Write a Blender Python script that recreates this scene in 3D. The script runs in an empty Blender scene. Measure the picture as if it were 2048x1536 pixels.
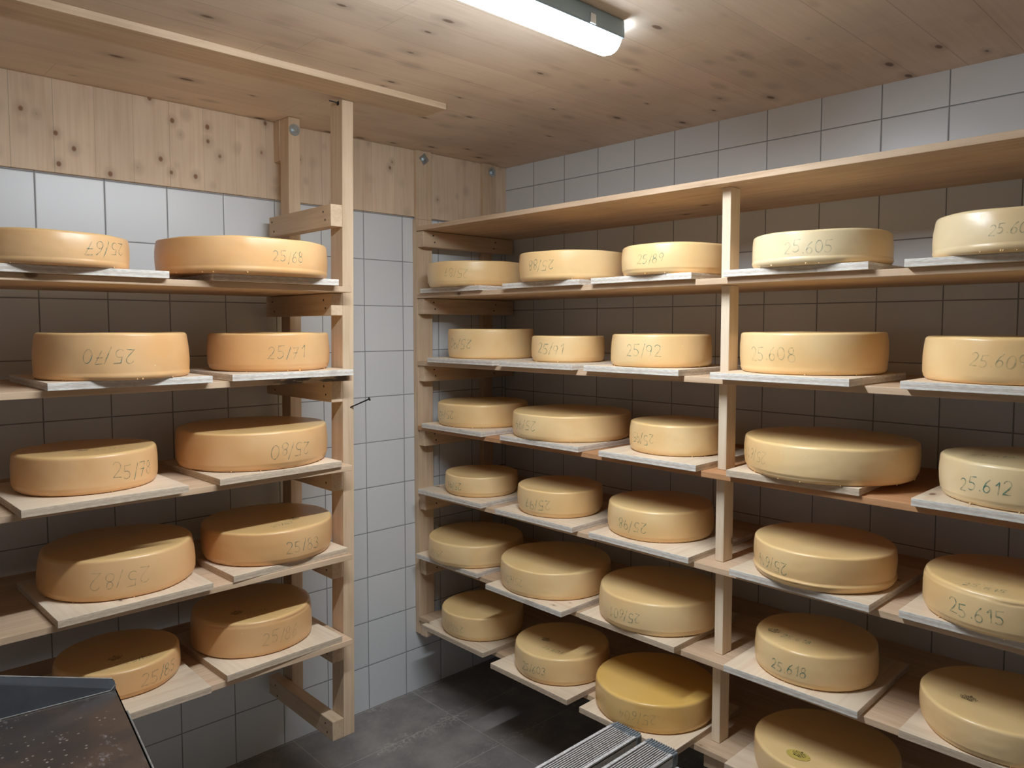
import bpy, bmesh, math, random
from mathutils import Vector, Matrix, noise
random.seed(7)
SC = bpy.context.scene
COL = SC.collection
PI = math.pi

# ------------------------------------------------------------------ camera, world, exposure
CAMP = Vector((-2.5812, -2.7812, 1.6865)); YAW, PITCH, ROLL = 0.8049, -0.0599, -0.0002
fwd = Vector((math.cos(YAW) * math.cos(PITCH), math.sin(YAW) * math.cos(PITCH), math.sin(PITCH)))
rgt = Vector((math.sin(YAW), -math.cos(YAW), 0)); upv = rgt.cross(fwd)
r2 = rgt * math.cos(ROLL) + upv * math.sin(ROLL); u2 = -rgt * math.sin(ROLL) + upv * math.cos(ROLL)
cam = bpy.data.cameras.new('camera'); cam.sensor_width = 36; cam.lens = 36 * 1502.2 / 2048
cam.shift_x = -11.4556 / 2048; cam.shift_y = -24.46 / 2048; cam.clip_start = 0.02
co = bpy.data.objects.new('camera', cam); COL.objects.link(co)
m = Matrix((r2, u2, -fwd)).transposed().to_4x4(); m.translation = CAMP; co.matrix_world = m
SC.camera = co
wd = bpy.data.worlds.new('room_air'); SC.world = wd; wd.use_nodes = True
wd.node_tree.nodes['Background'].inputs[0].default_value = (0.5, 0.55, 0.6, 1)
wd.node_tree.nodes['Background'].inputs[1].default_value = 0.02
vs = SC.view_settings; vs.view_transform = 'Standard'; vs.look = 'None'; vs.gamma = 1; vs.use_curve_mapping = False
vs.exposure = -0.22
SC.cycles.diffuse_bounces = 5
LAMP = 112.0          # radiance of the diffuser of the strip light
LAMP_COL = (0.86, 0.94, 1.02)

CEIL = 2.4714; HEADER = 2.1776
ZL = [1.82, 1.525, 1.22, .915, .62]
ZR = [1.833, 1.532, 1.24, .948, .65, .36]
TB = .020; TS = .019

# ------------------------------------------------------------------ node helpers
def new_mat(name):
    mt = bpy.data.materials.new(name); mt.use_nodes = True
    nt = mt.node_tree; b = nt.nodes['Principled BSDF']; return mt, nt, b
def N(nt, typ, **kw):
    n = nt.nodes.new(typ)
    for k, v in kw.items():
        if k.startswith('i_'): n.inputs[k[2:]].default_value = v
        else: setattr(n, k, v)
    return n
def L(nt, a, b): nt.links.new(a, b)
def math_n(nt, op, a, b=None, c=None):
    n = nt.nodes.new('ShaderNodeMath'); n.operation = op
    for i, v in enumerate((a, b, c)):
        if v is None: continue
        if isinstance(v, (int, float)): n.inputs[i].default_value = v
        else: L(nt, v, n.inputs[i])
    return n.outputs[0]
def mixc(nt, f, a, b, mode='MIX'):
    n = nt.nodes.new('ShaderNodeMix'); n.data_type = 'RGBA'; n.blend_type = mode
    for sock, v in ((n.inputs[0], f), (n.inputs[6], a), (n.inputs[7], b)):
        if isinstance(v, (int, float)): sock.default_value = v
        elif isinstance(v, tuple): sock.default_value = (*v[:3], 1)
        else: L(nt, v, sock)
    return n.outputs[2]
def ramp(nt, v, stops):
    n = nt.nodes.new('ShaderNodeValToRGB'); e = n.color_ramp.elements
    while len(e) < len(stops): e.new(0.5)
    for q, (p, c) in zip(e, stops):
        q.position = p; q.color = (c, c, c, 1) if isinstance(c, (int, float)) else (*c, 1)
    L(nt, v, n.inputs[0]); return n.outputs[0]
def smooth(nt, v, a, b, lo=0., hi=1.):
    n = nt.nodes.new('ShaderNodeMapRange'); n.interpolation_type = 'SMOOTHSTEP'
    L(nt, v, n.inputs[0])
    for i, x in enumerate((a, b, lo, hi)): n.inputs[i + 1].default_value = x
    return n.outputs[0]
def bump(nt, b, h, strength=.2, dist=.002):
    n = nt.nodes.new('ShaderNodeBump'); n.inputs['Strength'].default_value = strength
    n.inputs['Distance'].default_value = dist; L(nt, h, n.inputs['Height']); L(nt, n.outputs[0], b.inputs['Normal'])
def coords(nt, per_object=True):
    tc = nt.nodes.new('ShaderNodeTexCoord')
    if not per_object: return tc.outputs['Object']
    oi = nt.nodes.new('ShaderNodeObjectInfo')
    vm = nt.nodes.new('ShaderNodeVectorMath'); vm.operation = 'MULTIPLY_ADD'
    L(nt, oi.outputs['Random'], vm.inputs[0]); vm.inputs[1].default_value = (31.7, 17.3, 23.9)
    L(nt, tc.outputs['Object'], vm.inputs[2]); return vm.outputs[0]
def scaled(nt, v, s):
    vm = nt.nodes.new('ShaderNodeVectorMath'); vm.operation = 'MULTIPLY'
    L(nt, v, vm.inputs[0]); vm.inputs[1].default_value = s; return vm.outputs[0]
def noise_n(nt, v, scale, detail=3, rough=.5):
    n = nt.nodes.new('ShaderNodeTexNoise'); n.inputs['Scale'].default_value = scale
    n.inputs['Detail'].default_value = detail; n.inputs['Roughness'].default_value = rough
    L(nt, v, n.inputs['Vector']); return n.outputs['Fac']

def wood(name, axis, light, dark, knots=7., knot_r=.085, knot_keep=.5, lam=None, lam_axis='y', knot_col=(.16, .075, .035), rough=.62, stain=.12, joints=False, knot_stretch=.55, grain=.5, mould=None):
    """spruce: fine grain along axis, soft tone changes, brown knots, optional glued lamellas"""
    mt, nt, b = new_mat(name)
    v = coords(nt)
    al = {'x': 0, 'y': 1, 'z': 2}[axis]
    s = [1., 1., 1.]; s[al] = .045
    g1 = noise_n(nt, scaled(nt, v, tuple(s)), 95, 4, .55)
    s2 = [1., 1., 1.]; s2[al] = .09
    g2 = noise_n(nt, scaled(nt, v, tuple(s2)), 22, 3, .6)
    g3 = noise_n(nt, v, 2.3, 3, .5)
    f = math_n(nt, 'ADD', math_n(nt, 'MULTIPLY', smooth(nt, g1, .38, .72), grain), math_n(nt, 'MULTIPLY', smooth(nt, g2, .42, .75), .45))
    c = mixc(nt, f, light, dark)
    tone = smooth(nt, g3, .3, .7, 1 - stain, 1 + stain * .6)
    jm = None
    if lam:
        sx = nt.nodes.new('ShaderNodeSeparateXYZ'); L(nt, v, sx.inputs[0])
        la = sx.outputs[{'x': 0, 'y': 1, 'z': 2}[lam_axis]]
        q = math_n(nt, 'DIVIDE', la, lam)
        idx = math_n(nt, 'FLOOR', q)
        wn = nt.nodes.new('ShaderNodeTexWhiteNoise'); wn.noise_dimensions = '1D'; L(nt, idx, wn.inputs['W'])
        tone = math_n(nt, 'MULTIPLY', tone, smooth(nt, wn.outputs['Value'], 0, 1, .96, 1.035))
        fr = math_n(nt, 'FRACT', q)
        ed = math_n(nt, 'MINIMUM', fr, math_n(nt, 'SUBTRACT', 1., fr))
        vis = smooth(nt, wn.outputs['Value'], .35, .6, .25, 1)
        jm = math_n(nt, 'MULTIPLY', smooth(nt, ed, .0, .0018 / lam, 1, 0), vis)
        if joints:
            lo = sx.outputs[al]
            off = math_n(nt, 'MULTIPLY', wn.outputs['Value'], 37.7)
            fr2 = math_n(nt, 'FRACT', math_n(nt, 'ADD', math_n(nt, 'DIVIDE', lo, 1.35), off))
            jm = math_n(nt, 'MAXIMUM', jm, smooth(nt, math_n(nt, 'ABSOLUTE', math_n(nt, 'SUBTRACT', fr2, .5)), 0, .0012, .7, 0))
    mul = nt.nodes.new('ShaderNodeVectorMath'); mul.operation = 'SCALE'
    L(nt, c, mul.inputs[0]); L(nt, tone, mul.inputs['Scale']); c = mul.outputs[0]
    # knots
    s3 = [1., 1., 1.]; s3[al] = knot_stretch
    wob = nt.nodes.new('ShaderNodeTexVoronoi'); wob.inputs['Scale'].default_value = knots
    L(nt, scaled(nt, v, tuple(s3)), wob.inputs['Vector'])
    sep = nt.nodes.new('ShaderNodeSeparateColor'); L(nt, wob.outputs['Color'], sep.inputs[0])
    keep = math_n(nt, 'GREATER_THAN', sep.outputs[0], 1 - knot_keep)
    rr = smooth(nt, sep.outputs[1], 0, 1, knot_r * .45, knot_r * 1.3)
    dist = math_n(nt, 'DIVIDE', wob.outputs['Distance'], rr)
    core = math_n(nt, 'MULTIPLY', smooth(nt, dist, .55, 1.0, 1, 0), keep)
    halo = math_n(nt, 'MULTIPLY', smooth(nt, dist, .8, 2.8, .38, 0), keep)
    c = mixc(nt, halo, c, tuple(x * .55 for x in dark))
    c = mixc(nt, math_n(nt, 'MULTIPLY', core, .85), c, knot_col)
    if jm is not None: c = mixc(nt, math_n(nt, 'MULTIPLY', jm, .5), c, tuple(x * .3 for x in dark))
    L(nt, c, b.inputs['Base Color']); b.inputs['Roughness'].default_value = rough
    if mould:    # black mould marks along the front edge near the free end
        tc2 = nt.nodes.new('ShaderNodeTexCoord'); s4 = nt.nodes.new('ShaderNodeSeparateXYZ'); L(nt, tc2.outputs['Object'], s4.inputs[0])
        zone = math_n(nt, 'MULTIPLY', smooth(nt, s4.outputs[0], mould[0], mould[0] + .12), smooth(nt, s4.outputs[0], mould[1] - .02, mould[1], 1, 0))
        zone = math_n(nt, 'MULTIPLY', zone, smooth(nt, s4.outputs[1], mould[2], mould[2] + .01, 1, 0))
        mk_ = math_n(nt, 'MULTIPLY', zone, smooth(nt, noise_n(nt, scaled(nt, tc2.outputs['Object'], (.35, 1, 1.4)), 38, 4, .6), .42, .52))
        c = mixc(nt, math_n(nt, 'MULTIPLY', mk_, .85), c, (.06, .055, .06)); L(nt, c, b.inputs['Base Color'])
    b.inputs['Specular IOR Level'].default_value = .3
    bump(nt, b, g1, .12, .001)
    return mt

W_L, W_D = (.70, .50, .325), (.55, .355, .205)
M = {}
for a in 'xyz':
    M['beam_' + a] = wood('planed_spruce_' + a, a, (.71, .535, .365), (.55, .38, .23), knots=5.5, knot_keep=.35)
    M['shelf_' + a] = wood('shelf_spruce_' + a, a, (.70, .51, .345), (.52, .345, .205), knots=10, knot_keep=.6)
    M['pale_' + a] = wood('scrubbed_spruce_' + a, a, (.82, .69, .52), (.70, .53, .37), knots=11, knot_keep=.5, stain=.16)
M['ceiling'] = wood('ceiling_boards', 'x', (.80, .66, .53), (.69, .535, .405), knots=15, knot_r=.15, knot_keep=.7, lam=.145, joints=True, knot_stretch=.45, knot_col=(.15, .09, .06), grain=.3)
M['header'] = wood('header_boards', 'z', (.77, .60, .43), (.64, .45, .29), knots=15, knot_r=.15, knot_keep=.97, lam=.118, lam_axis='x', knot_stretch=.8, knot_col=(.2, .08, .03), grain=.4)

def ply_edge(name, tint):
    mt, nt, b = new_mat(name)
    v = coords(nt); tc = nt.nodes.new('ShaderNodeTexCoord')
    s = nt.nodes.new('ShaderNodeSeparateXYZ'); L(nt, tc.outputs['Object'], s.inputs[0])
    z = math_n(nt, 'DIVIDE', s.outputs[2], TB)
    line = ramp(nt, z, [(0, 0.), (.27, 0.), (.33, 1.), (.62, 1.), (.68, 0.), (1, 0.)])
    n1 = noise_n(nt, scaled(nt, v, (1, 1, 6)), 55, 5, .6)
    n2 = noise_n(nt, v, 7, 3)
    c = mixc(nt, smooth(nt, n1, .35, .7), tint, tuple(x * .72 for x in tint))
    c = mixc(nt, math_n(nt, 'MULTIPLY', line, .35), c, (.42, .31, .22))
    c = mixc(nt, smooth(nt, n2, .58, .75, 0, .5), c, (.36, .29, .24))
    L(nt, c, b.inputs['Base Color']); b.inputs['Roughness'].default_value = .75
    bump(nt, b, n1, .3, .0015); return mt
M['ply_white'] = ply_edge('bleached_ply_edge', (.82, .77, .69))
M['ply_tan'] = ply_edge('tan_ply_edge', (.70, .56, .41))

def tile_mat(name, axis, a0, z0):
    mt, nt, b = new_mat(name)
    tc = nt.nodes.new('ShaderNodeTexCoord'); s = nt.nodes.new('ShaderNodeSeparateXYZ'); L(nt, tc.outputs['Object'], s.inputs[0])
    qa = math_n(nt, 'DIVIDE', math_n(nt, 'SUBTRACT', s.outputs[axis], a0), .2)
    qz = math_n(nt, 'DIVIDE', math_n(nt, 'SUBTRACT', s.outputs[2], z0), .1978)
    def edge(q):
        f = math_n(nt, 'FRACT', q); return math_n(nt, 'MINIMUM', f, math_n(nt, 'SUBTRACT', 1., f))
    e = math_n(nt, 'MINIMUM', edge(qa), edge(qz))
    g = smooth(nt, e, .0075, .011, 1, 0)
    cx = nt.nodes.new('ShaderNodeCombineXYZ'); L(nt, math_n(nt, 'FLOOR', qa), cx.inputs[0]); L(nt, math_n(nt, 'FLOOR', qz), cx.inputs[1])
    wn = nt.nodes.new('ShaderNodeTexWhiteNoise'); wn.noise_dimensions = '3D'; L(nt, cx.outputs[0], wn.inputs['Vector'])
    tone = smooth(nt, wn.outputs['Value'], 0, 1, .97, 1.03)
    mul = nt.nodes.new('ShaderNodeVectorMath'); mul.operation = 'SCALE'; mul.inputs[0].default_value = (.74, .755, .76); L(nt, tone, mul.inputs['Scale'])
    n1 = noise_n(nt, tc.outputs['Object'], 60, 3)
    c = mixc(nt, g, mul.outputs[0], (.27, .28, .29)); L(nt, c, b.inputs['Base Color'])
    L(nt, smooth(nt, g, 0, 1, .30, .8), b.inputs['Roughness'])
    b.inputs['Specular IOR Level'].default_value = .45
    h = math_n(nt, 'SUBTRACT', smooth(nt, e, .006, .022), 0.)
    h = math_n(nt, 'ADD', h, math_n(nt, 'MULTIPLY', noise_n(nt, tc.outputs['Object'], 9, 2), .25))
    bump(nt, b, h, .35, .002); return mt
M['tile_left'] = tile_mat('wall_tiles_left', 0, -.6171, 1.9753)
M['tile_right'] = tile_mat('wall_tiles_right', 1, -.2071, 2.3612)

def floor_mat():
    mt, nt, b = new_mat('slate_floor_tiles')
    tc = nt.nodes.new('ShaderNodeTexCoord'); O = tc.outputs['Object']
    s = nt.nodes.new('ShaderNodeSeparateXYZ'); L(nt, O, s.inputs[0])
    qa = math_n(nt, 'DIVIDE', math_n(nt, 'ADD', s.outputs[0], .59), .593)
    qb = math_n(nt, 'DIVIDE', math_n(nt, 'ADD', s.outputs[1], .31), .30)
    def edge(q, w):
        f = math_n(nt, 'FRACT', q); return math_n(nt, 'MULTIPLY', math_n(nt, 'MINIMUM', f, math_n(nt, 'SUBTRACT', 1., f)), w)
    e = math_n(nt, 'MINIMUM', edge(qa, .593), edge(qb, .30))
    wob = math_n(nt, 'MULTIPLY', math_n(nt, 'SUBTRACT', noise_n(nt, O, 70, 3), .5), .002)
    g = smooth(nt, math_n(nt, 'ADD', e, wob), .0012, .0025, 1, 0)
    n1 = noise_n(nt, O, 5, 6, .65); n2 = noise_n(nt, O, 60, 4, .6)
    c = mixc(nt, smooth(nt, n1, .35, .68), (.19, .175, .168), (.31, .28, .255))
    c = mixc(nt, smooth(nt, n2, .55, .75, 0, .35), c, (.38, .34, .30))
    # dried whitish residue along the joints
    near = smooth(nt, edge(qb, .30), 0, .075, 1, 0)
    r1 = smooth(nt, noise_n(nt, scaled(nt, O, (1, 1.6, 1)), 4.5, 7, .72), .49, .58)
    fleck = smooth(nt, n2, .42, .62)
    res = math_n(nt, 'MULTIPLY', math_n(nt, 'MULTIPLY', near, r1), fleck)
    c = mixc(nt, math_n(nt, 'MULTIPLY', res, .75), c, (.50, .45, .39))
    c = mixc(nt, math_n(nt, 'MULTIPLY', g, .8), c, (.42, .38, .34))
    L(nt, c, b.inputs['Base Color']); L(nt, smooth(nt, n1, .3, .7, .42, .62), b.inputs['Roughness'])
    bump(nt, b, math_n(nt, 'ADD', math_n(nt, 'MULTIPLY', n2, .4), math_n(nt, 'MULTIPLY', g, -1.)), .35, .002); return mt
M['floor'] = floor_mat()

def cheese_mat(name, side, warm, top):
    mt, nt, b = new_mat(name)
    v = coords(nt)
    geo = nt.nodes.new('ShaderNodeTexCoord'); s = nt.nodes.new('ShaderNodeSeparateXYZ'); L(nt, geo.outputs['Normal'], s.inputs[0])
    n1 = noise_n(nt, v, 5, 2, .5); n2 = noise_n(nt, v, 26, 5, .65); n3 = noise_n(nt, v, 170, 3, .6)
    c = mixc(nt, smooth(nt, n1, .36, .66), side, warm)
    c = mixc(nt, smooth(nt, s.outputs[2], .3, .8, 0, .55), c, top)
    c = mixc(nt, smooth(nt, n2, .56, .78, 0, .13), c, tuple(x * .74 for x in warm))
    # small pale salt specks
    vo = nt.nodes.new('ShaderNodeTexVoronoi'); vo.inputs['Scale'].default_value = 42; L(nt, v, vo.inputs['Vector'])
    sp = nt.nodes.new('ShaderNodeSeparateColor'); L(nt, vo.outputs['Color'], sp.inputs[0])
    spk = math_n(nt, 'MULTIPLY', smooth(nt, vo.outputs['Distance'], .035, .07, 1, 0), math_n(nt, 'GREATER_THAN', sp.outputs[0], .9))
    c = mixc(nt, math_n(nt, 'MULTIPLY', spk, .7), c, (.92, .86, .70))
    L(nt, c, b.inputs['Base Color'])
    L(nt, smooth(nt, n3, .3, .7, .28, .36), b.inputs['Roughness'])
    b.inputs['Specular IOR Level'].default_value = .5
    b.subsurface_method = 'BURLEY' if hasattr(b, 'subsurface_method') else 'BURLEY'
    b.inputs['Subsurface Weight'].default_value = .12
    b.inputs['Subsurface Radius'].default_value = (1, .5, .2); b.inputs['Subsurface Scale'].default_value = .008
    h = math_n(nt, 'ADD', math_n(nt, 'MULTIPLY', n2, .25), math_n(nt, 'MULTIPLY', n3, .25))
    bump(nt, b, h, .16, .002); return mt
M['cheese_L'] = cheese_mat('orange_rind', (.80, .49, .235), (.74, .405, .165), (.79, .555, .225))
M['cheese_R'] = cheese_mat('straw_rind', (.88, .635, .33), (.84, .55, .25), (.87, .61, .26))
M['cheese_Y'] = cheese_mat('golden_rind', (.84, .57, .24), (.80, .48, .15), (.84, .52, .11))
M['cheese_P'] = cheese_mat('pale_rind', (.84, .68, .42), (.80, .59, .32), (.80, .64, .34))

def ink(name, col, dens, lo=.42, hi=.6):
    mt, nt, b = new_mat(name)
    b.inputs['Base Color'].default_value = (*col, 1); b.inputs['Roughness'].default_value = .5
    tr = nt.nodes.new('ShaderNodeBsdfTransparent'); mx = nt.nodes.new('ShaderNodeMixShader')
    f = smooth(nt, noise_n(nt, coords(nt), 60, 3, .6), lo, hi, dens * .35, dens)
    L(nt, f, mx.inputs[0]); L(nt, tr.outputs[0], mx.inputs[1]); L(nt, b.outputs[0], mx.inputs[2])
    L(nt, mx.outputs[0], nt.nodes['Material Output'].inputs[0]); return mt
M['ink'] = ink('faded_green_ink', (.03, .21, .17), .72)
M['ink_faint'] = ink('very_faded_green_ink', (.07, .21, .16), .40)
M['ink_black'] = ink('black_stamp_ink', (.03, .028, .025), .85, .3, .5)

def plain(name, col, rough=.5, metal=0., var=0., sc=30):
    mt, nt, b = new_mat(name); b.inputs['Roughness'].default_value = rough; b.inputs['Metallic'].default_value = metal
    if var:
        f = smooth(nt, noise_n(nt, coords(nt), sc, 5, .6), .35, .7)
        L(nt, mixc(nt, f, col, tuple(x * (1 - var) for x in col)), b.inputs['Base Color'])
    else: b.inputs['Base Color'].default_value = (*col, 1)
    return mt
M['zinc'] = plain('zinc_washer', (.55, .62, .64), .35, .85, .2)
M['blackened'] = plain('black_nail_steel', (.03, .028, .03), .4, .7)
M['hole'] = plain('screw_hole', (.05, .03, .02), .8)
M['housing'] = plain('pale_lamp_housing', (.42, .55, .62), .4)
M['clip'] = plain('steel_clip', (.8, .85, .88), .25, .6)
M['grey_plastic'] = plain('grey_ribbed_plastic', (.23, .26, .28), .5, 0, .35, 40)
M['paper'] = plain('yellow_casein_label', (.66, .50, .12), .5, 0, .15, 50)

def alu():
    mt, nt, b = new_mat('paint_spattered_aluminium')
    v = coords(nt); n1 = noise_n(nt, v, 34, 6, .7); n2 = noise_n(nt, v, 110, 4, .7)
    p = smooth(nt, n1, .54, .62); q = smooth(nt, n2, .52, .68)
    f = math_n(nt, 'MULTIPLY', p, q)
    c = mixc(nt, smooth(nt, n2, .3, .7), (.80, .80, .79), (.48, .47, .46)); c = mixc(nt, f, c, (.92, .91, .88))
    dirt = smooth(nt, noise_n(nt, v, 16, 5, .7), .58, .72, 0, .7); c = mixc(nt, dirt, c, (.10, .08, .06))
    L(nt, c, b.inputs['Base Color']); b.inputs['Metallic'].default_value = .2; b.inputs['Roughness'].default_value = .45
    bump(nt, b, f, .4, .001); return mt
M['alu'] = alu()
M['groove'] = plain('shaded_tread_groove', (.07, .065, .06), .8)  # groove shade put into the plate colour so the ribs stand out
def tray_mat():
    mt, nt, b = new_mat('wet_dark_steel')
    v = coords(nt); n1 = noise_n(nt, v, 6, 5, .6); n2 = noise_n(nt, scaled(nt, v, (1, .45, 1)), 26, 6, .7)
    c = mixc(nt, smooth(nt, n1, .35, .65), (.065, .054, .048), (.115, .078, .058))
    film = math_n(nt, 'MULTIPLY', smooth(nt, n2, .55, .68), smooth(nt, noise_n(nt, v, 9, 4, .6), .47, .6))
    c = mixc(nt, math_n(nt, 'MULTIPLY', film, .7), c, (.42, .38, .38))
    vo = nt.nodes.new('ShaderNodeTexVoronoi'); vo.inputs['Scale'].default_value = 85; L(nt, v, vo.inputs['Vector'])
    sp = nt.nodes.new('ShaderNodeSeparateColor'); L(nt, vo.outputs['Color'], sp.inputs[0])
    dr = math_n(nt, 'MULTIPLY', smooth(nt, vo.outputs['Distance'], .1, .3, 1, 0), math_n(nt, 'GREATER_THAN', sp.outputs[0], .6))
    dr = math_n(nt, 'MULTIPLY', dr, smooth(nt, noise_n(nt, v, 5, 2), .42, .55))
    c = mixc(nt, math_n(nt, 'MULTIPLY', dr, .5), c, (.60, .50, .40))
    L(nt, c, b.inputs['Base Color']); b.inputs['Metallic'].default_value = .2
    L(nt, smooth(nt, film, 0, 1, .30, .6), b.inputs['Roughness'])
    bump(nt, b, math_n(nt, 'ADD', dr, math_n(nt, 'MULTIPLY', film, .3)), .6, .002); return mt
M['tray'] = tray_mat()
M['tray_steel'] = plain('dark_steel_panel', (.13, .14, .155), .40, .3, .25, 8)
M['tray_edge'] = plain('worn_sheet_edge', (.50, .50, .48), .4, .6, .3, 60)

def emit(name, col, s):
    mt, nt, b = new_mat(name); b.inputs['Base Color'].default_value = (.9, .95, 1, 1)
    b.inputs['Emission Color'].default_value = (*col, 1); b.inputs['Emission Strength'].default_value = s; return mt
M['lamp'] = emit('lit_diffuser', LAMP_COL, LAMP)
# the LED strip shows through the cover as a brighter line along its underside
_nt = M['lamp'].node_tree; _g = _nt.nodes.new('ShaderNodeNewGeometry'); _s = _nt.nodes.new('ShaderNodeSeparateXYZ'); L(_nt, _g.outputs['Normal'], _s.inputs[0])
_d = math_n(_nt, 'POWER', math_n(_nt, 'ABSOLUTE', _s.outputs[2]), 5.)
L(_nt, math_n(_nt, 'MULTIPLY', math_n(_nt, 'ADD', math_n(_nt, 'MULTIPLY', _d, 2.5), .19), LAMP), _nt.nodes['Principled BSDF'].inputs['Emission Strength'])

# ------------------------------------------------------------------ mesh helpers
def box(bm, x0, x1, y0, y1, z0, z1, mi=0, bev=0., mtx=None):
    vs_ = [bm.verts.new((x, y, z)) for x in (x0, x1) for y in (y0, y1) for z in (z0, z1)]
    fs = []
    for q in ((0, 1, 3, 2), (4, 6, 7, 5), (0, 4, 5, 1), (2, 3, 7, 6), (0, 2, 6, 4), (1, 5, 7, 3)):
        f = bm.faces.new([vs_[i] for i in q]); f.material_index = mi; fs.append(f)
    if mtx: bmesh.ops.transform(bm, matrix=mtx, verts=vs_)
    if bev:
        es = list({e for f in fs for e in f.edges}); bmesh.ops.bevel(bm, geom=es, offset=bev, segments=2, profile=.6, affect='EDGES')
    return fs
def cyl(bm, p0, p1, r0, r1=None, seg=20, mi=0, cap=True):
    r1 = r0 if r1 is None else r1
    p0 = Vector(p0); p1 = Vector(p1); d = (p1 - p0).normalized()
    a = d.orthogonal().normalized(); b_ = d.cross(a)
    R = [[bm.verts.new(p + (a * math.cos(2 * PI * i / seg) + b_ * math.sin(2 * PI * i / seg)) * r) for i in range(seg)] for p, r in ((p0, r0), (p1, r1))]
    for i in range(seg):
        j = (i + 1) % seg; f = bm.faces.new((R[0][i], R[0][j], R[1][j], R[1][i])); f.material_index = mi
    if cap:
        bm.faces.new(R[0][::-1]).material_index = mi; bm.faces.new(R[1]).material_index = mi
def mk(name, bm, mats, parent=None, loc=None, rotz=0, smooth_=False):
    """loc: the object's origin in world; the bmesh is in world coordinates (relative to parent's if parented)"""
    bmesh.ops.recalc_face_normals(bm, faces=bm.faces)
    if loc is None:
        if parent is None:
            cs = [v.co for v in bm.verts]
            loc = Vector(((min(c.x for c in cs) + max(c.x for c in cs)) / 2, (min(c.y for c in cs) + max(c.y for c in cs)) / 2, min(c.z for c in cs)))
        else: loc = parent.location.copy()
    loc = Vector(loc)
    bmesh.ops.translate(bm, verts=bm.verts, vec=-loc)
    me = bpy.data.meshes.new(name); bm.to_mesh(me); bm.free()
    for mt in (mats if isinstance(mats, (list, tuple)) else [mats]): me.materials.append(mt)
    if smooth_:
        me.polygons.foreach_set('use_smooth', [True] * len(me.polygons))
    o = bpy.data.objects.new(name, me); COL.objects.link(o)
    if parent is not None:
        o.parent = parent; o.location = loc - parent.location
    else: o.location = loc
    return o
def tag(o, label, cat, group=None):
    o['label'] = label; o['category'] = cat
    if group: o['group'] = group
    return o
def thing(name, loc, label, cat, group=None):
    o = bpy.data.objects.new(name, None); COL.objects.link(o); o.location = loc; o.empty_display_size = .05
    return tag(o, label, cat, group)
def struct(name, bm, mats, label=None, **k):
    o = mk(name, bm, mats, loc=(0, 0, 0), **k); o['kind'] = 'structure'
    if label: o['label'] = label
    return o

# ------------------------------------------------------------------ room shell
X0, Y0 = -4.1, -4.4
def slab(name, mats, label, *a):
    bm = bmesh.new(); box(bm, *a); return struct(name, bm, mats, label)
slab('floor', M['floor'], 'dark slate floor tiles', X0, 0, Y0, 0, -.06, 0)
slab('wall_left', M['tile_left'], 'white tiled wall behind the left rack', X0 - .1, .1, 0, .1, 0, CEIL)
slab('wall_right', M['tile_right'], 'white tiled wall behind the right rack', 0, .1, Y0 - .1, 0, 0, CEIL)
slab('wall_back', M['tile_left'], None, X0, 0, Y0 - .1, Y0, 0, CEIL)
slab('wall_front', M['tile_right'], None, X0 - .1, X0, Y0, 0, 0, CEIL)
slab('ceiling', M['ceiling'], 'glued spruce board ceiling', X0 - .1, .1, Y0 - .1, .1, CEIL, CEIL + .1)
# vertical-grain header panel above the tiles of the left wall
bm = bmesh.new(); box(bm, X0, -.001, -.014, -.0005, HEADER, CEIL - .0005, bev=.0015)
struct('trim_1', bm, M['header'], 'spruce header panel with brown knots above the tiles')
# flat batten under the ceiling carrying the left rack post
BT = .022
bm = bmesh.new(); box(bm, -2.95, -.895, -.665, -.53, CEIL - BT, CEIL - .0003, bev=.0015)
struct('trim_2', bm, M['beam_x'], 'flat spruce batten screwed under the ceiling')

# ------------------------------------------------------------------ strip light
LY, LZ, LR = -1.50, 2.432, .043
lx0, lx1 = -1.95, -1.005
lamp = thing('strip_light', (-1.48, LY, CEIL - .09), 'long tubular strip light glowing white under the wooden ceiling', 'lamp')
bm = bmesh.new()          # housing: shallow channel against the ceiling
box(bm, lx0 + .01, lx1 - .006, LY - .047, LY + .047, LZ - .007, CEIL - .0005, bev=.006)
mk('housing', bm, M['housing'], lamp)
bm = bmesh.new()          # diffuser: half-round cover with domed end
seg = 14; rings = []
xs = [(lx1 + .010, .30), (lx1 + .004, .62), (lx1 - .006, .86), (lx1 - .022, 1.), (lx0 + .022, 1.), (lx0 + .006, .86), (lx0 - .004, .5)]
for x, k in xs:
    rings.append([bm.verts.new((x, LY + LR * k * math.cos(PI * i / seg + PI), LZ + .006 + (LR * k + .004) * math.sin(PI * i / seg + PI))) for i in range(seg + 1)])
for a, b_ in zip(rings, rings[1:]):
    for i in range(seg): bm.faces.new((a[i], a[i + 1], b_[i + 1], b_[i]))
bm.faces.new(rings[0]); bm.faces.new(rings[-1][::-1])
mk('diffuser', bm, M['lamp'], lamp, smooth_=True)
for x in (-1.14, -1.50, -1.82):
    bm = bmesh.new(); box(bm, x - .010, x + .010, LY - .051, LY - .0465, LZ - .004, LZ + .020, bev=.001)
    mk('clip', bm, M['clip'], lamp)

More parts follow.
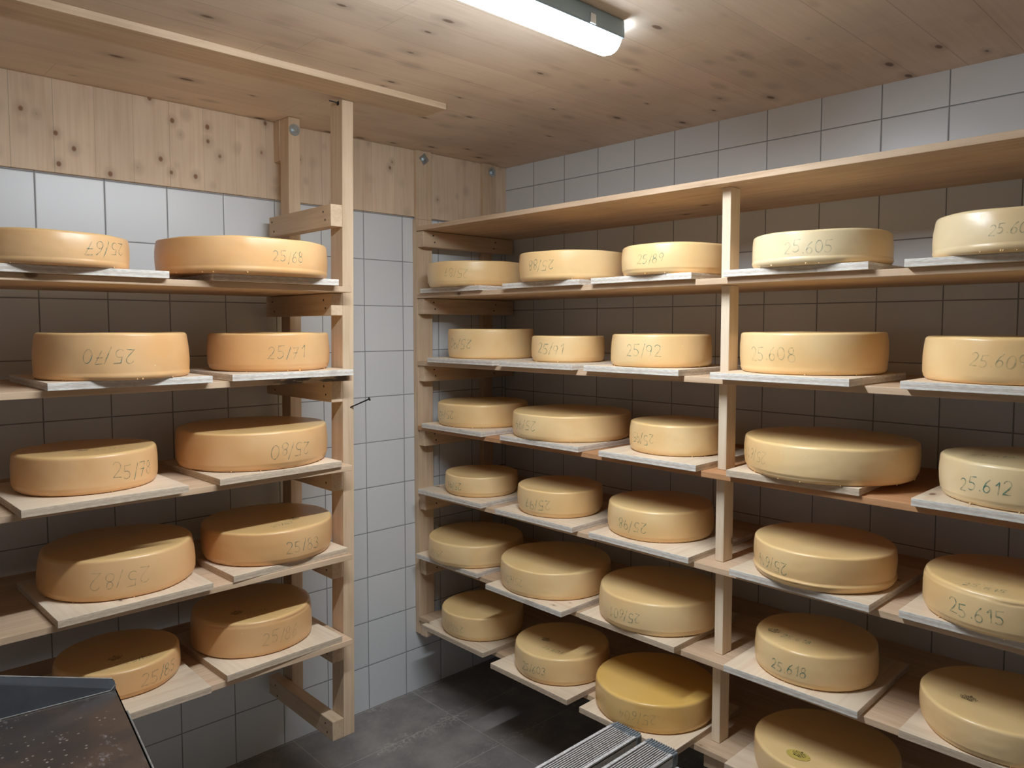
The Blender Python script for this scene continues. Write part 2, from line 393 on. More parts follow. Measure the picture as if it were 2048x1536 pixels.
# ------------------------------------------------------------------ rack frames
def sheared_post(bm, x0, x1, y0, y1, z0, z1, dx, notch=None):
    """post whose foot is shifted by dx (the real one hangs a little out of plumb)"""
    fs = box(bm, x0, x1, y0, y1, z0, z1, bev=.0025)
    for v in bm.verts:
        if v.index == -1 or True:
            pass
    h = z1 - z0
    for v in bm.verts: v.co.x += dx * (z1 - v.co.z) / h
def holes(pts, axis, rung, root):
    for p in pts:
        p = Vector(p); d = Vector((-.0006, 0, 0)) if axis == 'x' else Vector((0, -.0006, 0))
        bm = bmesh.new(); cyl(bm, p + d * .3, p + d, .0038, seg=10)
        hh = mk('screw_hole', bm, M['hole'], root); hh.parent = rung; hh.location = Vector(hh.location) - Vector(rung.location)
# left frame: ladder perpendicular to the left wall
ZTOP = CEIL - BT
lf = thing('ladder_rack', (-1.21, -.28, .248), 'tall spruce ladder frame hanging from the ceiling batten at the end of the left rack', 'shelf frame', 'ladder frames carrying the shelves')
def lean(z): return -.028 * (ZTOP - z) / (ZTOP - .25)
bm = bmesh.new(); sheared_post(bm, -1.221, -1.178, -.515, -.437, .248, ZTOP, -.028); mk('post', bm, M['beam_z'], lf)
bm = bmesh.new(); sheared_post(bm, -1.219, -1.172, -.131, -.063, .248, CEIL - .001, -.028); mk('post', bm, M['beam_z'], lf)
bm = bmesh.new(); box(bm, -1.222, -1.172, -.0625, -.0145, 2.318, CEIL - .001, bev=.0015); mk('spacer_block', bm, M['beam_z'], lf)
rz = [2.098] + [z - TS - .0015 for z in ZL] + [.3175]
for k, z in enumerate(rz):
    h = .075 if k else .074
    if k == 6: h = .070
    d = lean(z); bm = bmesh.new()
    box(bm, -1.2655 + d, -1.2215 + d, -.515, -.03 if k else -.062, z - h, z, bev=.003)
    rg = mk('rung', bm, M['beam_y'], lf)
    holes([(-1.2655 + d, -.465, z - .022), (-1.2655 + d, -.477, z - .05), (-1.2655 + d, -.085, z - .02), (-1.2655 + d, -.10, z - .056)], 'x', rg, lf)
def washer_bolt(parent, x, y, z, shape='round'):
    bm = bmesh.new()
    if shape == 'round': cyl(bm, (x, y, z), (x, y - .003, z), .0215, seg=28)
    else: box(bm, -.019, .019, -.003, 0, -.019, .019, mtx=Matrix.Translation((x, y, z)) @ Matrix.Rotation(PI / 4 + .1, 4, 'Y'))
    w = mk('washer', bm, M['zinc'], parent)
    bm = bmesh.new(); cyl(bm, (x, y - .003, z), (x, y - .010, z), .0115, seg=6); cyl(bm, (x, y - .010, z), (x, y - .0135, z), .006, .005, seg=14)
    b_ = mk('bolt_head', bm, M['zinc'], parent); b_.parent = w; b_.location = Vector(b_.location) - Vector(w.location)
washer_bolt(lf, -1.197, -.1315, 2.424)
bm = bmesh.new()   # long nail sticking out of the front post
d = lean(1.41); p0 = Vector((-1.193 + d, -.512, 1.407)); p1 = Vector((-1.150 + d, -.5675, 1.4375))
cyl(bm, p0, p1, .0024, seg=10); dv = (p1 - p0).normalized(); cyl(bm, p1, p1 + dv * .0025, .0065, seg=14)
mk('nail', bm, M['blackened'], lf)
bm = bmesh.new(); cyl(bm, (-1.2235, -.49, ZTOP - .006), (-1.250, -.48, ZTOP - .002), .0022, seg=8); box(bm, -1.2235, -1.2215, -.496, -.484, ZTOP - .014, ZTOP - .001, bev=.0005)
mk('bracket', bm, M['blackened'], lf)

# right frame, flat on the left wall
rf = thing('ladder_rack', (-.33, -.035, .27), 'spruce ladder frame bolted flat to the tiled wall in the corner of the room', 'shelf frame', 'ladder frames carrying the shelves')
bm = bmesh.new(); box(bm, -.563, -.479, -.034, -.0145, HEADER - .012, CEIL - .001, bev=.002); box(bm, -.563, -.479, -.034, -.0008, .275, HEADER - .0121, bev=.002)
mk('post', bm, M['beam_z'], rf)
bm = bmesh.new(); box(bm, -.168, -.112, -.034, -.0145, HEADER, CEIL - .001, bev=.002); box(bm, -.168, -.112, -.034, -.0008, .275, HEADER - .0005, bev=.002)
mk('post', bm, M['beam_z'], rf)
bm = bmesh.new(); box(bm, -.1085, -.083, -.030, -.0145, HEADER - .02, CEIL - .001, bev=.002); mk('packing_strip', bm, M['beam_z'], rf)
for k, z in enumerate([2.131] + ZR):
    z = z - TS - .0015; bm = bmesh.new(); box(bm, -.560, -.012, -.078, -.0345, z - .070, z, bev=.003)
    rg = mk('rung', bm, M['beam_x'], rf)
    holes([(-.505, -.078, z - .018), (-.497, -.078, z - .047), (-.13, -.078, z - .02), (-.14, -.078, z - .05)], 'y', rg, rf)
washer_bolt(rf, -.521, -.0345, 2.434, 'diamond'); washer_bolt(rf, -.112, -.0345, 2.433)

# intermediate upright of the right rack (sections between the shelves)
up = thing('rack_upright', (-.48, -1.555, 0), 'pale squared spruce upright standing between the shelves in the middle of the right rack', 'shelf post')
tops = [2.131] + ZR
for k in range(7):
    zt = tops[k] - TS - .0006; zb = (tops[k + 1] + .0006) if k < 6 else 0.0006
    yy = [-1.536, -1.537, -1.534, -1.530, -1.532, -1.527, -1.53][k]
    if k == 6:
        bm = bmesh.new(); box(bm, -.545, -.03, -1.600, -1.520, zt - .055, zt, bev=.002); mk('support_rail', bm, M['beam_x'], up)
        bm = bmesh.new(); box(bm, -.530, -.470, -1.585, -1.535, zb, zt - .0555, bev=.002); mk('post_section', bm, M['pale_z'], up); continue
    bm = bmesh.new(); box(bm, -.512, -.457, yy - .029, yy, zb, zt, bev=.002)
    mk('post_section', bm, M['pale_z'], up)

# ------------------------------------------------------------------ shelves
WORD = ['top', 'second', 'third', 'fourth', 'fifth', 'lowest']
lname = ['topmost long spruce shelf on the left rack, holding wheels 25/67 and 25/68',
         'long black-stained spruce shelf on the left rack, under wheels 25/70 and 25/71',
         'middle long spruce shelf of the left rack, under wheels 25/78 and 25/80',
         'long spruce shelf on the left rack under wheels 25/82 and 25/83',
         'lowest long spruce shelf of the left rack, reaching behind the dark steel tray']
rname = ['empty spruce board closing the top of the right rack below the ceiling',
         'uppermost loaded shelf of the right rack, seen from below',
         'second loaded shelf of the right rack, under wheel 25/90',
         'reddish brown shelf of the right rack under wheel 25.612',
         'fourth loaded shelf of the right rack, under wheels 25/96, 25/97 and 25/98',
         'fifth loaded shelf of the right rack, under wheels 25/99 to 25.618',
         'lowest shelf of the right rack, reaching out behind the step stool']
reddish = wood('reddish_spruce', 'y', (.58, .31, .15), (.42, .20, .085), knots=6, knot_keep=.45)
def rough_edge(bm):
    pass
M['mouldy'] = wood('mould_stained_spruce', 'x', (.70, .51, .345), (.52, .345, .205), knots=8, knot_keep=.4, mould=(.40, .735, -.262))
for k, z in enumerate(ZL):
    xr = -1.2245 + lean(z)
    bm = bmesh.new(); box(bm, -2.72, xr, -.58, -.035, z - TS, z, bev=.0018)
    o = mk('shelf', bm, M['mouldy'] if k == 1 else M['shelf_x']); tag(o, lname[k], 'shelf', 'long shelves of the two racks')
for k, z in enumerate([2.131] + ZR):
    xf = -.570
    bm = bmesh.new(); box(bm, xf, -.012, -2.80, -.037, z - TS, z, bev=.0018)
    o = mk('shelf', bm, reddish if k == 3 else M['shelf_y']); tag(o, rname[k], 'shelf', 'long shelves of the two racks')

# ------------------------------------------------------------------ boards under the wheels
# (rack, level, near-left along the rack, near-right along the rack, front coordinate, skew, depth, edge kind, wheel)
BOARDS = [
 ('L', 0, -2.335, -1.825, -.602, 0, 0, 0), ('L', 0, -1.704, -1.298, -.604, -.01, 0, 1),
 ('L', 1, -2.130, -1.716, -.612, 0, 0, 2), ('L', 1, -1.655, -1.246, -.604, .0, 0, 3),
 ('L', 2, -2.202, -1.797, -.642, .03, 1, 4), ('L', 2, -1.700, -1.284, -.605, .04, 1, 5),
 ('L', 3, -2.127, -1.724, -.612, .03, 1, 6), ('L', 3, -1.657, -1.252, -.585, .05, 1, 7),
 ('L', 4, -2.150, -1.748, -.628, 0, 1, 8), ('L', 4, -1.687, -1.285, -.592, .04, 1, 9),
 ('R', 0, -.093, -.490, -.592, 0, 0, 10), ('R', 0, -.630, -1.025, -.596, 0, 0, 11), ('R', 0, -1.078, -1.482, -.594, 0, 0, 12),
 ('R', 1, -.150, -.575, -.598, 0, 0, 13), ('R', 1, -.620, -1.002, -.604, 0, 0, 14), ('R', 1, -1.055, -1.446, -.604, 0, 0, 15),
 ('R', 2, -.103, -.503, -.596, 0, 0, 16), ('R', 2, -.612, -1.023, -.594, 0, 0, 17), ('R', 2, -1.122, -1.511, -.600, 0, 0, 18),
 ('R', 3, -.098, -.505, -.614, .03, 0, 19), ('R', 3, -.603, -1.005, -.612, .02, 0, 20), ('R', 3, -1.083, -1.491, -.604, 0, 0, 21),
 ('R', 4, -.073, -.472, -.610, .04, 0, 22), ('R', 4, -.590, -.998, -.652, 0, 0, 23), ('R', 4, -1.048, -1.447, -.610, 0, 1, 24),
 ('R', 5, -.160, -.566, -.646, 0, 1, 25), ('R', 5, -.654, -1.056, -.684, 0, 1, 26), ('R', 5, -1.117, -1.500, -.688, 0, 1, 27),
 ('R', 0, -1.590, -2.008, -.592, 0, 0, 28), ('R', 0, -2.095, -2.500, -.594, 0, 0, 29),
 ('R', 1, -1.580, -1.987, -.640, .0, 0, 30), ('R', 1, -2.100, -2.505, -.612, 0, 0, 31),
 ('R', 2, -1.612, -1.996, -.594, .04, 1, 32), ('R', 2, -2.127, -2.530, -.592, 0, 0, 33),
 ('R', 3, -1.635, -2.041, -.607, -.01, 0, 34), ('R', 3, -2.105, -2.510, -.588, 0, 0, 35),
 ('R', 4, -1.621, -2.014, -.606, .02, 0, 36), ('R', 4, -2.121, -2.525, -.612, 0, 1, 37),
 ('R', 5, -1.640, -2.060, -.625, 0, 1, 38),
]
CH = [
('L',0,-2.087,-0.450,0.200,0.086,('25/67', 1, 5.245, 0.124)),
('L',0,-1.544,-0.452,0.256,0.105,('25/68', 0, 4.806, 0.104)),
('L',1,-1.930,-0.453,0.195,0.125,('25/70', 1, 4.376, 0.122)),
('L',1,-1.432,-0.383,0.195,0.121,('25/71', 0, 4.54, 0.12)),
('L',2,-1.998,-0.409,0.180,0.106,('25/78', 0, 5.16, 0.128)),
('L',2,-1.484,-0.360,0.240,0.120,('25/80', 1, 4.776, 0.131)),
('L',3,-1.911,-0.369,0.208,0.115,('25/82', 1, 4.448, 0.15)),
('L',3,-1.452,-0.385,0.212,0.108,('25/83', 0, 4.815, 0.123)),
('L',4,-1.925,-0.380,0.168,0.085,('25/85', 0, 5.147, 0.124)),
('L',4,-1.500,-0.357,0.195,0.115,('25/86', 0, 4.76, 0.126)),
('R',0,-0.451,-0.302,0.205,0.102,('25/87', 1, 3.591, 0.109)),
('R',0,-0.451,-0.862,0.199,0.105,('25/88', 1, 3.253, 0.115)),
('R',0,-0.450,-1.322,0.176,0.097,('25/89', 0, 3.288, 0.094)),
('R',1,-0.385,-0.330,0.188,0.125,('25/90', 1, 3.179, 0.129)),
('R',1,-0.405,-0.803,0.142,0.099,('25/91', 0, 3.355, 0.113)),
('R',1,-0.422,-1.252,0.172,0.108,('25/92', 0, 3.399, 0.124)),
('R',2,-0.393,-0.284,0.199,0.099,('25/93', 1, 3.043, 0.107)),
('R',2,-0.374,-0.795,0.234,0.096,('25/94', 1, 2.987, 0.126)),
('R',2,-0.387,-1.299,0.163,0.101,('25/95', 1, 2.928, 0.102)),
('R',3,-0.432,-0.317,0.160,0.087,('25/96', 1, 3.142, 0.092)),
('R',3,-0.429,-0.785,0.168,0.101,('25/97', 1, 3.316, 0.117)),
('R',3,-0.395,-1.237,0.185,0.103,('25/98', 1, 3.207, 0.114)),
('R',4,-0.427,-0.273,0.212,0.097,('25/99', 1, 3.037, 0.09)),
('R',4,-0.429,-0.764,0.220,0.102,('25/600', 1, 3.03, 0.112)),
('R',4,-0.411,-1.253,0.216,0.108,('25/601', 1, 3.166, 0.119)),
('R',5,-0.465,-0.363,0.178,0.101,('25/602', 1, 3.17, 0.117)),
('R',5,-0.496,-0.860,0.183,0.101,('25/603', 0, 3.255, 0.112)),
('R',5,-0.485,-1.287,0.205,0.098,('25/604', 1, 3.469, 0.128)),
('R',0,-0.450,-1.820,0.188,0.091,('25.605', 0, 3.382, 0.124)),
('R',0,-0.451,-2.317,0.194,0.100,('25.606', 0, 3.227, 0.091)),
('R',1,-0.400,-1.777,0.205,0.117,('25.608', 0, 3.013, 0.147)),
('R',1,-0.407,-2.299,0.204,0.110,('25.609', 0, 3.181, 0.114)),
('R',2,-0.389,-1.831,0.240,0.101,('25/611', 1, 2.553, 0.117)),
('R',2,-0.405,-2.327,0.187,0.104,('25.612', 0, 2.899, 0.121)),
('R',3,-0.441,-1.844,0.193,0.100,('25/614', 1, 2.753, 0.116)),
('R',3,-0.427,-2.315,0.197,0.100,('25.615', 0, 2.974, 0.125)),
('R',4,-0.418,-1.818,0.173,0.101,('25.618', 0, 3.12, 0.106)),
('R',4,-0.430,-2.311,0.190,0.085,None),
('R',5,-0.450,-1.870,0.200,0.092,None),
]
def wheel_name(k):
    t = CH[k][6]
    if t: return 'marked ' + t[0]
    return ['with black stamp and no clear number', 'with the yellow oval label'][k - 37]
for s, lv, a, b_, fr, sk, ek, wh in BOARDS:
    z = (ZL if s == 'L' else ZR)[lv]
    depth = .40 if s == 'R' else .42
    if s == 'L' and lv < 2: depth = .46
    w = abs(b_ - a); bm = bmesh.new()
    bk = min(depth, abs(fr) - .03)
    fs = box(bm, 0, w, 0, bk, 0, TB, bev=.0013)
    for f in bm.faces:
        if abs(f.normal.z) < .6 and f.calc_area() > 1e-4: f.material_index = 1
    bm.normal_update()
    for f in bm.faces: f.material_index = 1 if abs(f.normal.z) < .5 else 0
    me = bpy.data.meshes.new('wheel_board'); bm.to_mesh(me); bm.free()
    me.materials.append(M['pale_x'] if (wh * 7) % 3 else M['pale_y']); me.materials.append(M['ply_white'] if ek == 0 else M['ply_tan'])
    o = bpy.data.objects.new('wheel_board', me); COL.objects.link(o)
    if s == 'L': o.location = (a, fr, z + .0004); o.rotation_euler.z = sk
    else: o.location = (fr, a, z + .0004); o.rotation_euler.z = -PI / 2 + sk
    side = 'bleached' if ek == 0 else 'tan'
    tag(o, f'square {side} spruce board under the cheese wheel {wheel_name(wh)}', 'board', 'small boards under the cheese wheels')

# ------------------------------------------------------------------ handwriting
def arc(cx, cy, rx, ry, a0, a1, n=10):
    return [(cx + rx * math.cos(math.radians(a0 + (a1 - a0) * i / n)), cy + ry * math.sin(math.radians(a0 + (a1 - a0) * i / n))) for i in range(n + 1)]
GL = {
 '0': [arc(.30, .5, .27, .48, 100, 470, 18)],
 '1': [[(.12, .70), (.36, 1.), (.36, .0)]],
 '2': [arc(.28, .72, .24, .27, 160, -20, 9) + [(.38, .42), (.05, .03), (.20, .05), (.58, .02)]],
 '3': [arc(.25, .75, .22, .24, 150, -80, 9) + arc(.25, .26, .27, .25, 80, -150, 10)],
 '4': [[(.35, 1.), (.03, .42), (.55, .38)], [(.42, .66), (.40, 0.)]],
 '5': [[(.10, .95), (.08, .55)] + arc(.24, .30, .26, .27, 110, -140, 10), [(.08, .95), (.56, .98)]],
 '6': [[(.48, .98), (.22, .72), (.08, .35)] + arc(.29, .26, .22, .25, 170, -190, 14)],
 '7': [[(.04, .92), (.54, .96), (.20, 0.)], [(.10, .50), (.50, .52)]],
 '8': [arc(.30, .75, .20, .23, 60, 265, 10) + arc(.29, .26, .24, .26, 90, -250, 14) + [(.42, .60), (.45, .88)]],
 '9': [arc(.30, .70, .23, .27, 0, 360, 14) + [(.52, .60), (.40, .05)]],
 '/': [[(.38, 1.05), (.08, -.1)]], '.': [[(.16, .12), (.20, .02)]],
}
ADV = {'1': .55, '/': .46, '.': .34}
def layout(text, rnd):
    out = []; x = 0; sk = rnd.uniform(-.05, .22)
    for c in text:
        dy = rnd.uniform(-.09, .09); k = rnd.uniform(.9, 1.08)
        for st in GL[c]: out.append([(x + (px + (py - .5) * sk) * k, py * k + dy) for px, py in st])
        x += ADV.get(c, .72)
    return out, x - .12
def stroke_mesh(bm, pts, normal_of, width, lift=.0007):
    """ribbon along pts (world positions) lying on the surface"""
    n = len(pts); L_, R_ = [], []
    for i, p in enumerate(pts):
        t = (pts[min(i + 1, n - 1)] - pts[max(i - 1, 0)])
        if t.length < 1e-7: t = Vector((0, 0, 1))
        nn = normal_of(p); sd = t.normalized().cross(nn).normalized() * width / 2
        L_.append(bm.verts.new(p + sd + nn * lift)); R_.append(bm.verts.new(p - sd + nn * lift))
    for i in range(n - 1): bm.faces.new((L_[i], L_[i + 1], R_[i + 1], R_[i]))
def densify(st, step=.08):
    o = [st[0]]
    for a, b_ in zip(st, st[1:]):
        d = math.hypot(b_[0] - a[0], b_[1] - a[1]); k = max(1, int(d / step))
        for i in range(1, k + 1): o.append((a[0] + (b_[0] - a[0]) * i / k, a[1] + (b_[1] - a[1]) * i / k))
    return o

# ------------------------------------------------------------------ cheese wheels
def cheese(k, s, lv, cx, cy, r, h, txt):
    rnd = random.Random(100 + k)
    z0 = (ZL if s == 'L' else ZR)[lv] + TB + .0006
    NS = 128; rb, rt = .013 + rnd.random() * .004, .0065 + rnd.random() * .005
    tilt = rnd.uniform(-.006, .004) + (.0 if s == 'R' else -.002)
    bulge = rnd.uniform(.0025, .0055); lump = rnd.uniform(.0012, .0024); ph = rnd.random() * 10
    crease = {34: (.24, .0055), 1: (.12, .004), 28: (.13, .003), 11: (.14, .003), 2: (.07, .0025), 30: (.09, .003), 29: (.10, .003), 0: (.10, .003), 35: (.90, -.003), 9: (.90, -.0025)}.get(k)
    def side(th, v):            # radius at angle th and height fraction v
        rr = r + bulge * (1 - (2 * v - 1) ** 2) - bulge + tilt * (v - .5)
        rr += lump * noise.noise(Vector((math.cos(th) * 1.7 + ph, math.sin(th) * 1.7, v * .6))) * 1.6
        rr += .0006 * noise.noise(Vector((math.cos(th) * 9 + ph, math.sin(th) * 9, v * 5)))
        if k in (4, 34): rr += .0009 * math.exp(-((th - {4: 4.75, 34: 3.75}[k]) / .012) ** 2)
        if crease:
            c, a = crease; c = c + .035 * noise.noise(Vector((math.cos(th) * 2.2, math.sin(th) * 2.2, ph)))
            if a > 0: rr += a * (1 / (1 + math.exp((v - c) * 90))) - .0025 * math.exp(-((v - c) / .022) ** 2)
            else: rr += -abs(a) * math.exp(-((v - c) / .02) ** 2)
        return rr
    def top(x, y, q):           # height offset of the top face, q = radius fraction
        e = -.0022 * math.cos(min(1, q) * PI / 2) * (1 if k % 3 else -.8)
        e += .0022 * noise.noise(Vector((x * 9 + ph, y * 9, 3))) * (1.6 if k in (1, 3, 33) else 1)
        if k in (1, 3, 33, 29):   # dents
            ang = {1: 5.25, 3: 4.25, 33: 3.6, 29: 3.3}[k]
            dx, dy = x - r * .72 * math.cos(ang), y - r * .72 * math.sin(ang)
            e -= .0055 * math.exp(-(dx * dx + dy * dy) / (.05 ** 2))
        return e
    bm = bmesh.new(); prof = []
    nb = 5
    prof.append((0., 'b', 0.)); prof.append((.6, 'b', 0.))
    for i in range(nb + 1):
        a = PI / 2 * i / nb; prof.append((a, 'rb', 0))
    for i in range(1, 26): prof.append((i / 26, 's', 0))
    for i in range(nb + 2):
        a = PI / 2 * i / (nb + 1); prof.append((a, 'rt', 0))
    for q in (.9, .8, .68, .55, .42, .3, .18, .08): prof.append((q, 't', 0))
    rings = []
    for val, typ, _ in prof:
        ring = []
        for i in range(NS):
            th = 2 * PI * i / NS; c, s_ = math.cos(th), math.sin(th)
            if typ == 'b': rr, z = (side(th, 0) - rb) * (val if val else .05), 0
            elif typ == 'rb':
                rr = side(th, .02) - rb + rb * math.sin(val); z = rb - rb * math.cos(val)
            elif typ == 's':
                zz = rb + (h - rb - rt) * val; rr = side(th, zz / h); z = zz
            elif typ == 'rt':
                rr = side(th, (h - rt) / h) - rt + rt * math.cos(val); z = h - rt + rt * math.sin(val)
            else:
                rr = (side(th, (h - rt) / h) - rt) * val; z = h
            if typ in ('rt', 't') :
                q = rr / r; w = 1. if typ == 't' else math.sin(val)
                z += top(rr * c, rr * s_, q) * w
            ring.append(bm.verts.new((rr * c, rr * s_, z)))
        rings.append(ring)
    for a, b_ in zip(rings, rings[1:]):
        for i in range(NS):
            j = (i + 1) % NS; bm.faces.new((a[i], a[j], b_[j], b_[i]))
    bm.faces.new(rings[0][::-1]); cz = h + top(0, 0, 0)
    cv = bm.verts.new((0, 0, cz))
    for i in range(NS): bm.faces.new((rings[-1][i], rings[-1][(i + 1) % NS], cv))
    # crumbs of rind squeezed out at the foot
    for i in range(rnd.randint(4, 9)):
        th = rnd.uniform(2.4, 5.6); rr = side(th, 0) - rb * .35; sz = rnd.uniform(.0012, .0028)
        bmesh.ops.create_icosphere(bm, subdivisions=1, radius=sz, matrix=Matrix.Translation((rr * math.cos(th), rr * math.sin(th), sz * .8)))
    mt = M['cheese_L'] if s == 'L' else (M['cheese_Y'] if k == 27 else (M['cheese_P'] if k in (28, 29, 33) else M['cheese_R']))
    bmesh.ops.translate(bm, verts=bm.verts, vec=(cx, cy, z0))
    o = mk('cheese_wheel', bm, mt, loc=(cx, cy, z0), smooth_=True)
    if txt:
        t, flip, th0, w = txt
        strokes, tw = layout(t, rnd); sc = w / tw
        sy = min(sc * 1.02, h * .40); vc = h * (.50 if k not in (20, 21, 36) else .46)
        if k in (0, 17, 32): vc = h * .55
        bm = bmesh.new(); wd_ = .0019 if t[2] == '/' else .0023
        base = rnd.uniform(-.05, .05)
        for st in strokes:
            P = []
            for u, v in densify(st):
                uu = (u * sc - w / 2); vv = (v - .5) * sy + uu * base
                if flip: uu, vv = -uu, -vv
                th = th0 + uu / r; zz = max(rb, min(h - rt, vc + vv)); rr = side(th, zz / h)
                P.append(Vector((rr * math.cos(th), rr * math.sin(th), zz)))
            stroke_mesh(bm, P, lambda p: Vector((p.x, p.y, 0)).normalized(), wd_)
        bmesh.ops.translate(bm, verts=bm.verts, vec=(cx, cy, z0))
        faint = k in (28, 30, 10, 25, 27, 22, 23, 29, 31, 32, 9, 6)
        q = mk('handwritten_number', bm, M['ink_faint'] if faint else M['ink'], o)
        q['label'] = 'green handwritten number' + (' written upside down' if flip else '')
    def top_strokes(strokes, x, y, ang, sc, mat, name, wid, lift=.0008):
        bm = bmesh.new(); ca, sa = math.cos(ang), math.sin(ang)
        for st in strokes:
            P = []
            for u, v in densify(st):
                X, Y = x + (u * ca - v * sa) * sc, y + (u * sa + v * ca) * sc
                q = math.hypot(X, Y) / r
                P.append(Vector((X, Y, h + top(X, Y, q) + .0004)))
            stroke_mesh(bm, P, lambda p: Vector((0, 0, 1)), wid, lift)
        bmesh.ops.translate(bm, verts=bm.verts, vec=(cx, cy, z0))
        return mk(name, bm, mat, o)
    TOPW = {8: (-1.90, -.500, '25/85'), 7: (-1.46, -.520, '25/83'), 26: (-.60, -.90, '25.603'), 36: (-.52, -1.80, '25.618'), 35: (-.585, -2.29, '25.615'), 33: (-.47, -2.27, '25.612'), 15: (-.54, -1.25, '25/92'), 9: (-1.53, -.47, '25/86'), 4: (-1.96, -.50, '25/78')}
    if k in TOPW:
        x, y, t = TOPW[k]; st, tw = layout(t, rnd); sc = .024; ang = 0.05 if s == 'L' else -PI / 2 + .08
        off = tw * sc / 2; top_strokes(st, x - cx - off * math.cos(ang), y - cy - off * math.sin(ang) - (.0 if s == 'L' else 0), ang, sc, M['ink_faint'] if k in (4, 9, 15) else M['ink'], 'number_on_top', .0018)['label'] = 'faded green number on the top face'
    STAMP = {4: (-2.022, -.470), 7: (-1.396, -.470), 8: (-1.948, -.440), 9: (-1.582, -.430), 26: (-.545, -.815), 36: (-.500, -1.725), 37: (-.500, -2.245), 38: (-.577, -1.846)}
    if k in STAMP:
        x, y = STAMP[k]; ang = 0 if s == 'L' else -PI / 2 - .1
        lines = []
        if k == 38:   # oval yellow label under the stamp
            bm = bmesh.new(); vs_ = []
            for i in range(40):
                a = 2 * PI * i / 40; X = x - cx + .024 * math.cos(a); Y = y - cy + .034 * math.sin(a)
                vs_.append(bm.verts.new((X, Y, h + top(X, Y, math.hypot(X, Y) / r) + .0012)))
            bm.faces.new(vs_); bmesh.ops.translate(bm, verts=bm.verts, vec=(cx, cy, z0)); mk('oval_label', bm, M['paper'], o)
        for row, (yy, n, hh) in enumerate(((.62, 7, .16), (.30, 10, .14), (-.02, 9, .15), (-.42, 6, .26))):
            for i in range(n):   # rows of small stamped characters, too small to read in the photo
                u = (i - n / 2) * .21; g = rnd.choice(['0', '1', '7', '5', '2', '8'])
                for st in GL[g]: lines.append([(u + a * .2, yy + b2 * hh) for a, b2 in densify(st, .5)])
        lines.append([(.10 * math.cos(a / 8 * 2 * PI) , 1.0 + .09 * math.sin(a / 8 * 2 * PI)) for a in range(9)])
        lines.append([(-.12, .86), (0, .98), (.12, .86)])
        top_strokes(lines, x - cx, y - cy, ang, .020, M['ink_black'], 'date_stamp', .0016, .0016)['label'] = 'small black stamp on the top face'
    pos = {'L': 'left rack', 'R': 'right rack'}[s]
    lvl = (['top', 'second', 'third', 'fourth', 'lowest'] if s == 'L' else ['top loaded', 'second', 'third', 'fourth', 'fifth', 'lowest'])[lv]
    tone = 'orange tan' if s == 'L' else ('golden yellow' if k == 27 else ('pale straw' if k in (28, 29, 33) else 'straw yellow'))
    extra = {1: ', dented top', 34: ', flanged foot', 33: ', dented rim'}.get(k, '')
    if txt: lab = f'{tone} cheese marked {txt[0]}{" upside down" if txt[1] else ""}{extra}, ' + (f'{lvl} shelf, {pos}' if extra else f'{lvl} shelf of the {pos}')
    elif k == 37: lab = 'straw yellow cheese, black stamp and no clear number, fifth shelf of the right rack'
    else: lab = 'straw yellow cheese wheel with a yellow oval label, lowest shelf of the right rack'
    tag(o, lab, 'cheese', 'cheese wheels on the left rack' if s == 'L' else 'cheese wheels on the right rack')
for k, c in enumerate(CH): cheese(k, *c)

# ------------------------------------------------------------------ folding step stool
st = thing('step_stool', (-1.07, -1.515, 0), 'folding aluminium step stool with ribbed, paint-spattered treads standing before the right rack', 'step stool')
ZT = .50; XA, XB = -.872, -1.30
for y0, y1, nm in ((-1.500, -1.402, 'a'), (-1.625, -1.527, 'b')):
    bm = bmesh.new()
    box(bm, XB, XA, y0, y1, ZT - .0085, ZT - .0055, mi=1)                      # tread plate
    for yy in (y0, y1 - .010): box(bm, XB, XA, yy, yy + .010, ZT - .034, ZT, bev=.001)   # side flanges
    n = 10; w = (y1 - y0 - .024) / n
    for i in range(n):
        ya = y0 + .012 + i * w; box(bm, XB + .004, XA - .004, ya, ya + w * .42, ZT - .0055, ZT - .0002)
    mk('tread', bm, [M['alu'], M['groove']], st)
    for xe, sx in ((XA, 1), (XB, -1)):
        bm = bmesh.new()      # ribbed plastic end cap
        box(bm, min(xe, xe + sx * .024), max(xe, xe + sx * .024), y0 - .002, y1 + .002, ZT - .038, ZT - .001, bev=.004)
        for i in range(11):
            ya = y0 + .004 + i * (y1 - y0 - .008) / 11; box(bm, min(xe + sx * .002, xe + sx * .026), max(xe + sx * .002, xe + sx * .026), ya, ya + .0045, ZT - .032, ZT + .0018, bev=.001)
        mk('end_cap', bm, M['grey_plastic'], st)
for xe, sx in ((XA, 1), (XB, -1)):
    xa = xe + sx * .006
    for yt, yb in ((-1.408, -1.20), (-1.619, -1.83)):
        bm = bmesh.new()
        for v0, v1 in (((yt), (yb)),):
            w = .017
            vs_ = []
            for xq in (xa - .006, xa + .010):
                for (yy, zz) in ((yt - w, ZT - .039), (yt + w, ZT - .039), (yb + w, 0.001), (yb - w, 0.001)):
                    vs_.append(bm.verts.new((xq, yy, zz)))
            for q in ((0, 1, 2, 3), (7, 6, 5, 4), (0, 4, 5, 1), (1, 5, 6, 2), (2, 6, 7, 3), (3, 7, 4, 0)): bm.faces.new([vs_[i] for i in q])
        lg = mk('leg', bm, M['alu'], st)
    for yy in (-1.419, -1.612):
        bm = bmesh.new(); cyl(bm, (xe + sx * .0245, yy, ZT - .020), (xe + sx * .028, yy, ZT - .020), .006, seg=14); mk('rivet', bm, M['zinc'], st)
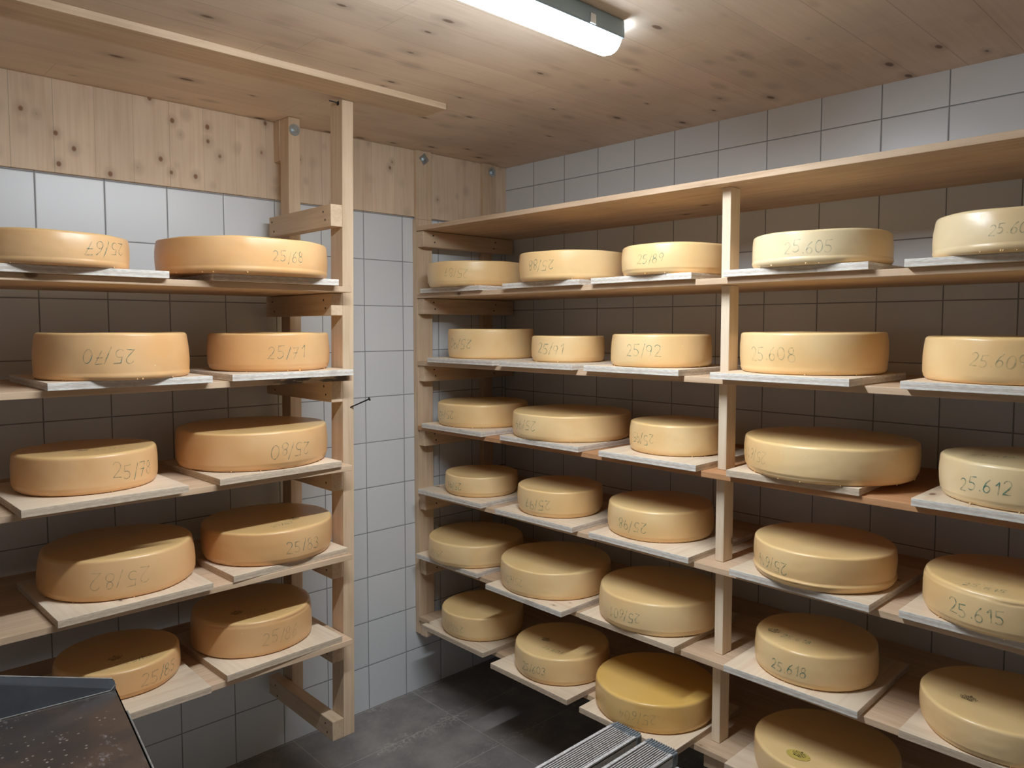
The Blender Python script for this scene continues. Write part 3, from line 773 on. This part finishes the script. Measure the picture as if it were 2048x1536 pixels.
for y0, y1, sg in ((-1.402, -1.30, 1), (-1.625, -1.73, -1)):   # lower rungs
    bm = bmesh.new(); yb_ = y1
    box(bm, XB + .002, XA - .002, min(yb_ - .03, yb_ + .03), max(yb_ - .03, yb_ + .03), .235, .262, bev=.002); mk('lower_tread', bm, M['alu'], st)

# ------------------------------------------------------------------ dark steel tray cart
tr = thing('tray_cart', (-2.40, -1.25, 0), 'dark wet steel tray with upturned back edge standing before the left rack', 'tray')
ZY = .85
def quad_prism(bm, pts, t, mi=0):
    """thin sheet: pts are 3-D corners in order, thickened by vector t"""
    a = [bm.verts.new(p) for p in pts]; b_ = [bm.verts.new(Vector(p) + Vector(t)) for p in pts]
    n = len(pts); bm.faces.new(a).material_index = mi; bm.faces.new(b_[::-1]).material_index = mi
    for i in range(n): bm.faces.new((a[i], b_[i], b_[(i + 1) % n], a[(i + 1) % n])).material_index = mi
CR = Vector((-2.079, -.918, ZY)); CL = Vector((-2.86, -.83, ZY)); FR = Vector((-2.165, -1.62, ZY)); FL = Vector((-2.95, -1.54, ZY))
bm = bmesh.new(); quad_prism(bm, [CL, CR, FR, FL], (0, 0, -.004)); mk('tray_floor', bm, M['tray'], tr)
bm = bmesh.new()   # back panel, its top edge rising away from the corner, corner rounded
dirv = (CL - CR).normalized(); top_pts = []
for u, zz in ((0.0, .010), (0.001, .018), (.006, .024), (.016, .027), (.22, .092), (.50, .180), (.785, .265)):
    top_pts.append(CR + dirv * u + Vector((0, .006, zz)))
quad_prism(bm, [CL + Vector((0, 0, 0)), CR] + top_pts[:], (0, .0025, 0)); mk('back_panel', bm, M['tray_steel'], tr)
bm = bmesh.new()
for a, b_ in zip(top_pts[2:], top_pts[3:]): cyl(bm, a + Vector((0, .001, 0)), b_ + Vector((0, .001, 0)), .0016, seg=8)
mk('top_edge', bm, M['tray_edge'], tr)
bm = bmesh.new(); a = CR + Vector((-.012, -.003, .0015)); b_ = CL + Vector((0, -.003, .0015)); cyl(bm, a, b_, .0014, seg=8); cyl(bm, a, CR + Vector((0, 0, .012)), .0014, seg=8)
mk('weld_seam', bm, M['tray_edge'], tr)
bm = bmesh.new(); quad_prism(bm, [CR, FR, FR + Vector((.004, 0, -.035)), CR + Vector((.004, 0, -.035))], (-.0025, 0, 0)); cyl(bm, CR + (FR - CR) * .18 + Vector((.002, 0, 0)), FR + Vector((.002, 0, 0)), .0020, seg=8, mi=1)
mk('side_rim', bm, [M['tray_steel'], M['tray_edge']], tr)
for x, y in ((-2.45, -1.15), (-2.78, -1.10), (-2.48, -1.50), (-2.80, -1.46)):
    bm = bmesh.new(); box(bm, x - .014, x + .014, y - .014, y + .014, 0.0005, ZY - .0045, bev=.002); mk('leg', bm, M['tray_steel'], tr)
